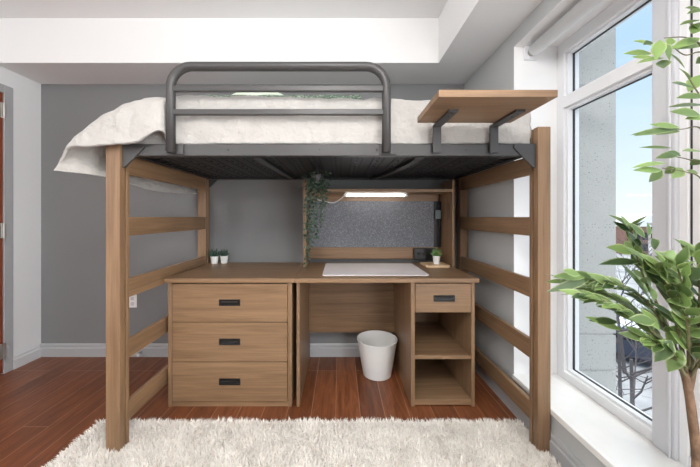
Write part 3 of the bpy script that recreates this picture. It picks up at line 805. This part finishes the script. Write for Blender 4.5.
# big low branch reaching left along the glass
P = branch([(684, 374, .75), (662, 340, .78), (630, 308, .82), (598, 290, .86), (566, 281, .88)], .006, .0015); sprout(P, .2, 40, spread=.9)
P = branch([(684, 374, .75), (668, 350, .74), (640, 320, .74), (610, 303, .75), (585, 296, .76)], .005, .0014); sprout(P, .2, 34, spread=.8)
P = branch([(682, 368, .75), (666, 330, .76), (645, 300, .77), (620, 285, .78), (602, 283, .79)], .005, .0014); sprout(P, .2, 34)
P = branch([(684, 372, .75), (664, 318, .8), (645, 280, .82), (634, 245, .83), (630, 226, .83)], .005, .0012); sprout(P, .35, 22, w=.42)
P = branch([(686, 372, .75), (676, 320, .72), (668, 290, .72), (658, 268, .72)], .005, .0014); sprout(P, .25, 22, w=.48)
P = branch([(689, 370, .75), (688, 330, .70), (683, 290, .70), (676, 262, .70)], .005, .0014); sprout(P, .15, 24, w=.48)
P = branch([(691, 372, .75), (697, 330, .72), (700, 290, .71), (696, 250, .71)], .005, .0014); sprout(P, .2, 22, w=.48)
P = branch([(692, 360, .75), (706, 330, .70), (716, 300, .68), (722, 280, .67)], .005, .0014); sprout(P, .2, 22, w=.46)
P = branch([(686, 378, .75), (674, 356, .72), (660, 345, .71), (648, 338, .71)], .004, .0014); sprout(P, .2, 18, w=.42)
P = branch([(690, 378, .75), (700, 362, .72), (708, 356, .71), (716, 350, .70)], .004, .0014); sprout(P, .2, 16, w=.45)
leaves([(590, 279, 549, 291, 9), (585, 277, 553, 276, 9), (580, 275, 562, 270, 9), (600, 282, 572, 271, 10), (615, 287, 588, 272, 10), (640, 262, 600, 262, 11), (634, 252, 609, 246, 11), (648, 262, 624, 246, 12),
        (640, 247, 626, 230, 9), (645, 238, 630, 222, 8), (648, 236, 649, 222, 7), (652, 238, 656, 250, 12), (650, 300, 622, 262, 13), (622, 330, 586, 316, 9), (618, 322, 590, 320, 8), (612, 300, 576, 294, 8)], .80)
leaves([(656, 285, 646, 252, 16), (668, 275, 655, 250, 15), (680, 285, 658, 272, 15), (665, 262, 674, 250, 13), (676, 300, 662, 272, 16), (690, 305, 667, 300, 15), (700, 300, 680, 312, 14), (660, 330, 640, 308, 14),
        (690, 262, 678, 258, 12), (700, 248, 683, 255, 14), (700, 268, 690, 280, 14), (684, 325, 668, 345, 16), (672, 340, 655, 362, 14), (682, 350, 668, 372, 13), (695, 330, 700, 358, 15), (652, 350, 636, 328, 13),
        (655, 322, 630, 318, 12), (690, 345, 696, 368, 13)], .72)
# upper sprays
P = branch([(717, 110, .73), (704, 52, .76), (688, 38, .78), (664, 38, .80)], .0026, .001)
P = branch([(716, 60, .73), (700, 52, .76), (685, 55, .77), (672, 46, .78)], .0022, .001)
P = branch([(717, 150, .73), (700, 128, .76), (684, 129, .78), (676, 130, .78)], .002, .001)
P = branch([(717, 190, .73), (706, 168, .74), (690, 160, .76), (672, 156, .77)], .002, .001)
P = branch([(717, 215, .73), (702, 180, .74), (686, 172, .76), (662, 168, .77)], .002, .001)
P = branch([(716, 120, .73), (700, 96, .74), (690, 80, .75), (684, 72, .75)], .002, .001)
leaves([(652, 46, 635, 39, 8), (652, 54, 624, 52, 9), (656, 58, 630, 57, 8), (664, 58, 638, 61, 9), (660, 40, 657, 58, 11), (664, 44, 672, 60, 13), (668, 52, 686, 68, 16), (662, 60, 664, 68, 12), (672, 38, 668, 46, 8), (652, 42, 644, 44, 8),
        (700, 38, 672, 47, 10), (705, 44, 676, 49, 10), (700, 20, 680, 24, 9), (700, 8, 685, 8, 8), (706, 10, 688, 12, 9), (692, 34, 704, 20, 12), (700, 30, 690, 22, 11), (690, 80, 680, 66, 9), (695, 88, 672, 82, 12),
        (700, 75, 688, 92, 12), (705, 96, 676, 98, 12), (705, 105, 668, 106, 9), (700, 115, 672, 110, 12), (706, 118, 686, 118, 12),
        (680, 129, 634, 131, 8), (680, 128, 634, 135, 8), (679, 127, 650, 124, 8), (680, 131, 656, 134, 9), (672, 148, 639, 147, 5), (680, 153, 657, 157, 8), (681, 156, 668, 151, 8), (702, 152, 682, 151, 11),
        (666, 163, 633, 165, 7), (662, 170, 633, 170, 8), (662, 170, 649, 182, 9), (676, 168, 664, 173, 10), (682, 168, 672, 178, 11), (698, 174, 686, 170, 8), (700, 160, 690, 165, 8), (704, 2, 690, -3, 10), (709, 58, 696, 63, 12)], .75)
trunk.build('trunk', M['bark'], fc, smooth=True); tw.build('twigs', M['twig'], fc, smooth=True); lf.build('foliage', M['leaf'], fc, smooth=True)

# ------------------------------------------------------------------ outside the window
GZ0 = -5.0
struct(MB().box(3, 160, -30, 220, GZ0-.3, GZ0).build('ground', M['snow']))
b = MB()
zs = [GZ0, -2.4, -.2, .185, .475, 1.95, 4.2, 7.0]
zs = [GZ0, -2.0, .195, .42, 1.965, 4.2, 7.0]
for za, zb in zip(zs[:-1], zs[1:]): b.box(1.405, 1.714, 1.80, 2.6, za+.006, zb-.006)
b.box(1.41, 1.70, 1.806, 2.6, GZ0, 7.0)
struct(b.build('wall_outside', M['concrete'], bevel=.003))

def bare_tree(x, y, h, seed, label, spread=.55):
    rnd = random.Random(seed)
    t = thing('bare_tree', label, 'tree', (x, y, GZ0), 'bare trees outside the window')
    tk, br = MB(), MB()
    base = Vector((x, y, GZ0)); top = base+Vector((rnd.uniform(-.3, .3), rnd.uniform(-.3, .3), h*.6))
    tk.tube([base, base.lerp(top, .5), top], [h*.012, h*.009, h*.006], 8)
    def grow(p, d, L, r, lev):
        m = p+d*L*.5+Vector((rnd.uniform(-.1, .1), rnd.uniform(-.1, .1), rnd.uniform(-.05, .1)))*L
        e = p+d*L
        br.tube([p, m, e], [r, r*.8, r*.45], 5)
        if lev == 0: return
        for k in range(4 if lev > 1 else 3):
            q = rnd.uniform(.35, 1); s = p.lerp(m, q*2) if q < .5 else m.lerp(e, q*2-1)
            nd = (d+Vector((rnd.gauss(0, spread), rnd.gauss(0, spread), rnd.gauss(.15, spread*.7)))).normalized()
            grow(s, nd, L*rnd.uniform(.5, .75), r*.5, lev-1)
    for k in range(10):
        q = rnd.uniform(.3, 1.0); a = rnd.uniform(0, 2*PI)
        grow(base.lerp(top, q), Vector((math.cos(a)*.8, math.sin(a)*.8, .7)).normalized(), h*.33, h*.0045, 3)
    tk.build('trunk', M['branch'], t); br.build('branches', M['branch'], t)
bare_tree(6.5, 6.4, 4.9, 5, 'bare tree just outside the window, nearest the building')
bare_tree(11.2, 11.4, 5.6, 8, 'bare tree beside the snowy parked car outside')
bare_tree(9.0, 9.3, 4.6, 31, 'bare tree between the window and the snowy parked car')
bare_tree(24.5, 23.4, 5.4, 12, 'bare tree far across the snow outside')

def car(x, y, rz, label, snow=True):
    t = thing('parked_car', label, 'car', (x, y, GZ0))
    side = [(-2.1, .35), (-2.15, .75), (-1.9, .92), (-1.1, 1.0), (-.6, 1.42), (.9, 1.45), (1.55, 1.02), (2.05, .9), (2.15, .6), (2.1, .35)]
    c, s = math.cos(rz), math.sin(rz)
    def W(p): return (x+p[0]*c-p[1]*s, y+p[0]*s+p[1]*c, GZ0+p[2])
    def add(name, mb, m, bev=0): 
        mb.v = [W(v) for v in mb.v]; return mb.build(name, m, t, bevel=bev)
    add('body', MB().prism(side[::-1], 'y', -.85, .85), M['car'], .06)
    g = MB(); win = [(-1.0, 1.02), (-.58, 1.36), (.86, 1.39), (1.4, 1.03)]
    g.prism(win[::-1], 'y', -.87, -.85); g.prism(win[::-1], 'y', .85, .87); add('windows', g, M['car_glass'])
    if snow:
        add('snow_cover', MB().box(-.6, .95, -.75, .75, 1.45, 1.56), M['roof_snow'], .05)
    for wx in (-1.35, 1.35):
        for wy in (-.88, .7):
            w = MB(); w.tube([(wx, wy, .33), (wx, wy+.18, .33)], .33, 18); add('wheel', w, M['tyre'])
car(12.9, 12.3, 2.3, 'dark blue car with snow on its roof parked outside below')
def house(x, y, w, dp, h, m, label, rz=0):
    t = thing('distant_house', label, 'house', (x, y, GZ0))
    MB().box(x-w/2, x+w/2, y-dp/2, y+dp/2, GZ0, GZ0+h).build('walls', m, t)
    MB().prism([(x-w/2-.4, GZ0+h), (x+w/2+.4, GZ0+h), (x, GZ0+h+w*.28)], 'y', y-dp/2-.4, y+dp/2+.4).build('roof', M['roof_snow'], t)
    for k in range(3):
        for z in (1.2, h-1.6):
            xx = x-w/2+w*(k+.5)/3
            MB().box(xx-.5, xx+.5, y-dp/2-.05, y-dp/2, GZ0+z-.6, GZ0+z+.6).build('window', M['car_glass'], t)
house(48.7, 50.5, 3.6, 6, 4.6, M['brick'], 'brick house with a snowy roof far outside the window')
house(82, 80, 9, 8, 4.6, M['stucco'], 'pale house with a snowy roof far behind the brick one')
b = MB(); rnd = random.Random(3)
for k in range(260):
    a = rnd.uniform(.4, .95); R = rnd.uniform(125, 140); x, y = R*math.sin(a), R*math.cos(a); h = rnd.uniform(3.5, 6.8); w = rnd.uniform(1.2, 2.6)
    b.tube([(x, y, GZ0), (x, y, GZ0+h*.45), (x, y, GZ0+h*.8), (x, y, GZ0+h)], [w*.5, w, w*.7, w*.1], 7)
o = b.build('tree_line', M['haze_trees'], None); o['kind'] = 'stuff'; o['label'] = 'grey line of distant winter trees along the horizon'; o['category'] = 'trees'

# ------------------------------------------------------------------ light
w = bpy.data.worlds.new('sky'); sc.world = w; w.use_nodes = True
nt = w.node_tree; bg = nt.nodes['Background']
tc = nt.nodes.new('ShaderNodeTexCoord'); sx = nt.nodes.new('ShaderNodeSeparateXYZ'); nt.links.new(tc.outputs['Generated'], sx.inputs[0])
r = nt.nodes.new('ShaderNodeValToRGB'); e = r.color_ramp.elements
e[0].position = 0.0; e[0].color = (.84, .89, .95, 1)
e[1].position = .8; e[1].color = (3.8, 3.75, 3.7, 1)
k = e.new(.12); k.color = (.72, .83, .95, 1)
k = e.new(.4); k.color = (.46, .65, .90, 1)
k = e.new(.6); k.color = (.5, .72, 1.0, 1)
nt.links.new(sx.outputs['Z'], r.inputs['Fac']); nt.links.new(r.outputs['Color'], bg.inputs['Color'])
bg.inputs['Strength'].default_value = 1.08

def area(name, loc, rot, sx_, sy_, power, col=(1, 1, 1)):
    l = bpy.data.lights.new(name, 'AREA'); l.shape = 'RECTANGLE'; l.size = sx_; l.size_y = sy_; l.energy = power; l.color = col
    o = bpy.data.objects.new(name, l); C.objects.link(o); o.location = loc; o.rotation_euler = rot; return o
# added area light inside the unseen window, standing in for daylight
area('window_fill', (1.262, -.86, 1.2), (0, PI/2, 0), 1.8, 1.8, 66, (1, 1, 1))
# added fill lamp at the ceiling, unseen behind the camera, to brighten the room
cl = thing('ceiling_fill', 'round white fill lamp added at the ceiling behind the camera', 'lamp', (-.1, -.2, CEIL))
MB().lathe([(.1, 2.57), (.1, 2.54), (.24, 2.53), (.25, 2.5), (.24, 2.47), (.1, 2.44)][::-1], -.1, -.2, 36).build('fill_shade', M['fillglow'], cl)
pl_ = bpy.data.lights.new('ceiling_fill_light', 'POINT'); pl_.energy = 68; pl_.shadow_soft_size = .3; pl_.color = (1, .985, .965)
o = bpy.data.objects.new('ceiling_fill_light', pl_); C.objects.link(o); o.location = (-.1, -.2, 2.34)

# added uplight, out of view, to brighten the ceiling and left wall
fl = thing('floor_fill', 'added fill lamp, a slim stand with a white uplight bowl behind the camera', 'lamp', (-1.7, -1.3, 0))
MB().lathe([(.14, 0), (.14, .02), (.02, .03)], -1.7, -1.3, 28).build('base', M['black'], fl)
MB().tube([(-1.7, -1.3, .03), (-1.7, -1.3, 1.62)], .012, 12).build('pole', M['black'], fl, smooth=True)
MB().lathe([(.02, 1.62), (.12, 1.66), (.17, 1.72), (.165, 1.722), (.115, 1.668), (.02, 1.63)], -1.7, -1.3, 32).build('fill_shade', M['ceramic'], fl, smooth=True)
ul = bpy.data.lights.new('floor_fill_light', 'POINT'); ul.energy = 40; ul.shadow_soft_size = .1; ul.color = (1, .985, .965)
o = bpy.data.objects.new('floor_fill_light', ul); C.objects.link(o); o.location = (-1.7, -1.3, 1.84)

# ------------------------------------------------------------------ camera and view
cd = bpy.data.cameras.new('camera'); cam = bpy.data.objects.new('camera', cd); C.objects.link(cam)
cam.location = (0, 0, EYE); cam.rotation_euler = (PI/2, 0, 0)
cd.sensor_fit = 'HORIZONTAL'; cd.sensor_width = 36; cd.lens = F/700*36
cd.shift_x = (350-EX)/700; cd.shift_y = -(233.5-EY)/700; cd.clip_start = .02; cd.clip_end = 500
sc.camera = cam
vs = sc.view_settings; vs.view_transform = 'Standard'; vs.look = 'None'; vs.gamma = 1; vs.use_curve_mapping = False
vs.exposure = 0.25
